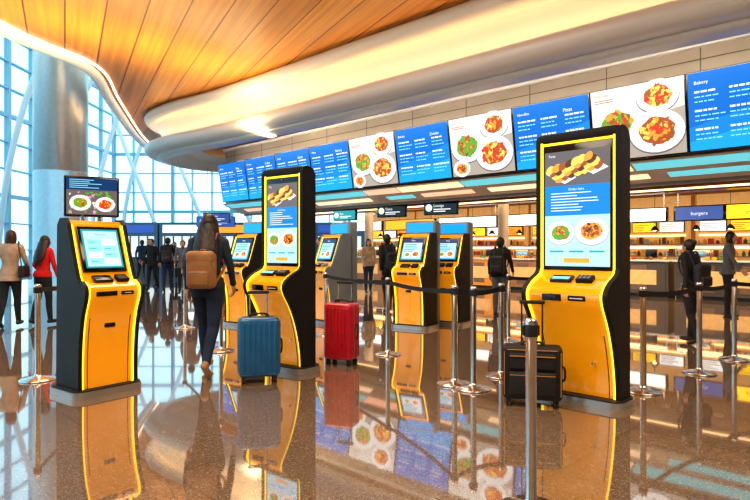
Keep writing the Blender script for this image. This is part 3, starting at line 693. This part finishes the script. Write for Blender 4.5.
def hang_sign(x,y,z,w,h,yaw,bg,txt,tm,top):
    mb=MB(); mb.rbox(-w/2,w/2,-.06,.06,0,h,.02,BLACKG,2); mb.quad(-w/2+.03,w/2-.03,.03,h-.03,-.062,bg); mb.quad(-w/2+.03,w/2-.03,.03,h-.03,.062,bg)
    mb.text(txt,-w*.2,h*.55,h*.26,-.066,tm,'LEFT'); mb.disc(-w*.34,h*.5,h*.25,h*.25,-.066,tm,16)
    mb.quad(-w*.2,w*.3,h*.36,h*.42,-.066,tm); mb.quad(-w*.2,w*.15,h*.22,h*.28,-.066,tm)
    for q in (-w*.35,w*.35): mb.cyl((q,0,h-.01),(q,0,top-z),.012,.012,STEEL,8)
    mb.build('hanging_sign',(x,y,z),yaw)
hang_sign(-.93,18.3,2.22,.85,.34,-30,TEAL,'Exit',WT,2.985)
hang_sign(.50,17.0,2.25,.95,.38,-30,BLACKG,'Gates',WT,2.985)
hang_sign(1.80,15.85,2.25,1.0,.40,-30,BLACKG,'Lounge',WT,2.985)
hang_sign(-6.4,23.6,2.4,1.1,.40,0,SBL,'A1-A9',WT,4.95)
hang_sign(-9.0,33.0,2.6,2.2,.6,0,SBL,'Arrivals',WT,14.6)

# ------------------------------------------------------------------ glazed hall on the left
MULL=mat('mullion_grey_blue',(.30,.50,.60),.4); RIB=mat('white_steel',(.80,.84,.87),.35)
gm=bpy.data.materials.new('window_glass'); gm.use_nodes=True; nt=gm.node_tree; nt.nodes.clear()
o_=nt.nodes.new('ShaderNodeOutputMaterial'); mx=nt.nodes.new('ShaderNodeMixShader'); t_=nt.nodes.new('ShaderNodeBsdfTransparent'); g_=nt.nodes.new('ShaderNodeBsdfGlossy'); lw=nt.nodes.new('ShaderNodeLayerWeight'); lw.inputs[0].default_value=.2
t_.inputs[0].default_value=(.66,.92,.98,1); g_.inputs['Roughness'].default_value=.03
nt.links.new(lw.outputs['Fresnel'],mx.inputs[0]); nt.links.new(t_.outputs[0],mx.inputs[1]); nt.links.new(g_.outputs[0],mx.inputs[2]); nt.links.new(mx.outputs[0],o_.inputs[0])
def glazing(name,p0,p1,z0,z1,nx,nz,t=.08):
    mb=MB(); L=math.hypot(p1[0]-p0[0],p1[1]-p0[1]); a=math.degrees(math.atan2(p1[1]-p0[1],p1[0]-p0[0]))
    for i in range(nx+1):
        x=L*i/nx; q=t*(2.2 if i%3==0 else .8); mb.box(x-q/2,x+q/2,-.12,.12,z0,z1,MULL)
    for j in range(nz+1):
        z=z0+(z1-z0)*j/nz; q=t*(2.2 if j%3==0 else .8); mb.box(0,L,-.10,.10,z-q/2,z+q/2,MULL)
    mb.quad(0,L,z0,z1,0,gm)
    mb.build(name,(p0[0],p0[1],0),a)
glazing('window_1',(-17,-6),(-17,38),0.05,15,24,12)
glazing('window_2',(-17,38),(6,38),0.05,15,18,12)
mb=MB()
for i in range(9):
    y=5+i*4.1
    mb.tube(catmull([(-16.6,y,0),(-16.0,y,5),(-14.6,y,9.5),(-12.2,y,12.6),(-9.2,y,14.2),(-5,y,14.6)],5),.13,RIB,10)
for i in range(5):
    x=-16+i*2.4
    mb.tube([(x,4,[13.2,13.9,14.3,14.5,14.6][i]+.2),(x,37.5,[13.2,13.9,14.3,14.5,14.6][i]+.2)],.08,RIB,8)
for i in range(6):
    x=-15+i*3.0
    mb.tube(catmull([(x-2.6,36.9,13.5),(x-1.0,36.7,8.5),(x+.8,36.6,4.0),(x+2.2,36.6,0)],5),.12,RIB,10)
mb.build('roof_truss_ribs')
mb=MB(); mb.lathe([(1.0,0),(1.0,.25),(.86,.28),(.86,4.0),(.845,4.01),(.845,4.05),(.86,4.06),(.86,9.2),(1.0,9.6),(1.5,10.4),(2.4,11.2),(2.5,14.2)],(0,0,0),mat('column_metal',(.60,.59,.57),.3,metal=.6,var=.05),48); mb.build('column_main',(-11.1,20.6,0))
mb=MB()
for i in range(7):
    x=-15.5+i*3.0
    mb.box(x,x+2.9,.0,1.8,0,2.9,mat('far_shop_body',(.12,.17,.22),.4)); mb.quad(x+.2,x+2.7,2.3,2.75,-.01,[SBL,SWH,SOR,SBL][i%4]); mb.quad(x+.2,x+2.7,.9,2.1,-.01,mat('far_shop_window',(.5,.5,.45),.3,emit=.8,ecol=(.75,.76,.70)))
    for j in range(5): mb.box(x+.3+.5*j,x+.36+.5*j,-.06,0,.9,2.1,BLACK)
    mb.box(x+.1,x+2.8,-.05,0,0,.85,FD)
mb.build('far_shop_row',(0,33.8,0))
mb=MB()
mb.box(-120,60,42,160,-.3,-.2,mat('apron_concrete',(.55,.6,.62),.8,var=.1,vscale=.2)); mb.box(-120,-24,-10,42,-.3,-.2,mat('apron_concrete')); mb.build('apron_ground')
HW=mat('hall_wall_warm',(.50,.40,.30),.5,var=.06,vscale=1)
mb=MB(); mb.box(-17,16,-6.3,-6.0,0,7,HW); mb.build('unseen_wall_rear')  # unseen hall wall, added to cut the cool sky fill from behind
mb=MB(); mb.box(16,16.3,-6,20,0,7,HW); mb.build('unseen_wall_right')  # unseen side wall, added with the rear one to cut sky fill

# ------------------------------------------------------------------ lights
w=bpy.data.worlds.new('sky'); scene.world=w; w.use_nodes=True; nt=w.node_tree; bg=nt.nodes['Background']
tc=nt.nodes.new('ShaderNodeTexCoord'); sp=nt.nodes.new('ShaderNodeSeparateXYZ'); rp=nt.nodes.new('ShaderNodeValToRGB')
rp.color_ramp.elements[0].position=0; rp.color_ramp.elements[0].color=(.86,.97,1,1); rp.color_ramp.elements[1].position=.7; rp.color_ramp.elements[1].color=(.26,.66,.95,1)
nt.links.new(tc.outputs['Generated'],sp.inputs[0]); nt.links.new(sp.outputs['Z'],rp.inputs['Fac']); nt.links.new(rp.outputs['Color'],bg.inputs['Color']); bg.inputs['Strength'].default_value=1.9
def area(name,loc,rot,size,e,col):
    l=bpy.data.lights.new(name,'AREA'); l.energy=e; l.color=col; l.shape='RECTANGLE'; l.size=size[0]; l.size_y=size[1]
    o=bpy.data.objects.new(name,l); bpy.context.collection.objects.link(o); o.location=loc; o.rotation_euler=[math.radians(a) for a in rot]; return o
area('hall_fill_1',(-3,1.5,5.95),(0,0,0),(4,3),340,(1,.83,.62))  # added overhead fill, out of view, lights the hall with its two siblings
area('hall_fill_2',(3.5,1.5,5.95),(0,0,0),(4,3),350,(1,.81,.58))
area('hall_fill_3',(-2,8,5.95),(0,0,0),(3,3),210,(1,.84,.66))
area('ceiling_fill_1',(-4,7,4.4),(180,0,0),(3,6),370,(1,.76,.40))  # added upward fill without a fitting, warms the wood ceiling
area('ceiling_fill_2',(-5,14,4.5),(180,0,-40),(.3,8),260,(1,.76,.40))  # second added ceiling fill, its unlit back towards the camera
p=Lp(3,.75); area('header_fill',(p[0],p[1],4.45),(62,0,TH),(20,.15),190,(1,.85,.66))  # added fill strip, brightens the otherwise dark menu header
for i,s_ in enumerate((-3.5,3,9.5)):
    p=Lp(s_,-4.0); area('retail_fill_%d'%i,(p[0],p[1],2.93),(0,0,TH),(5,1.2),200,(1,.76,.48))  # added fill, brightens the shops beyond what the small downlights give
cam=bpy.data.cameras.new('camera'); cam.lens=28; cam.sensor_width=36; cam.clip_end=400
co=bpy.data.objects.new('camera',cam); bpy.context.collection.objects.link(co); co.location=(0,0,1.3); co.rotation_euler=(math.radians(90),0,0); scene.camera=co
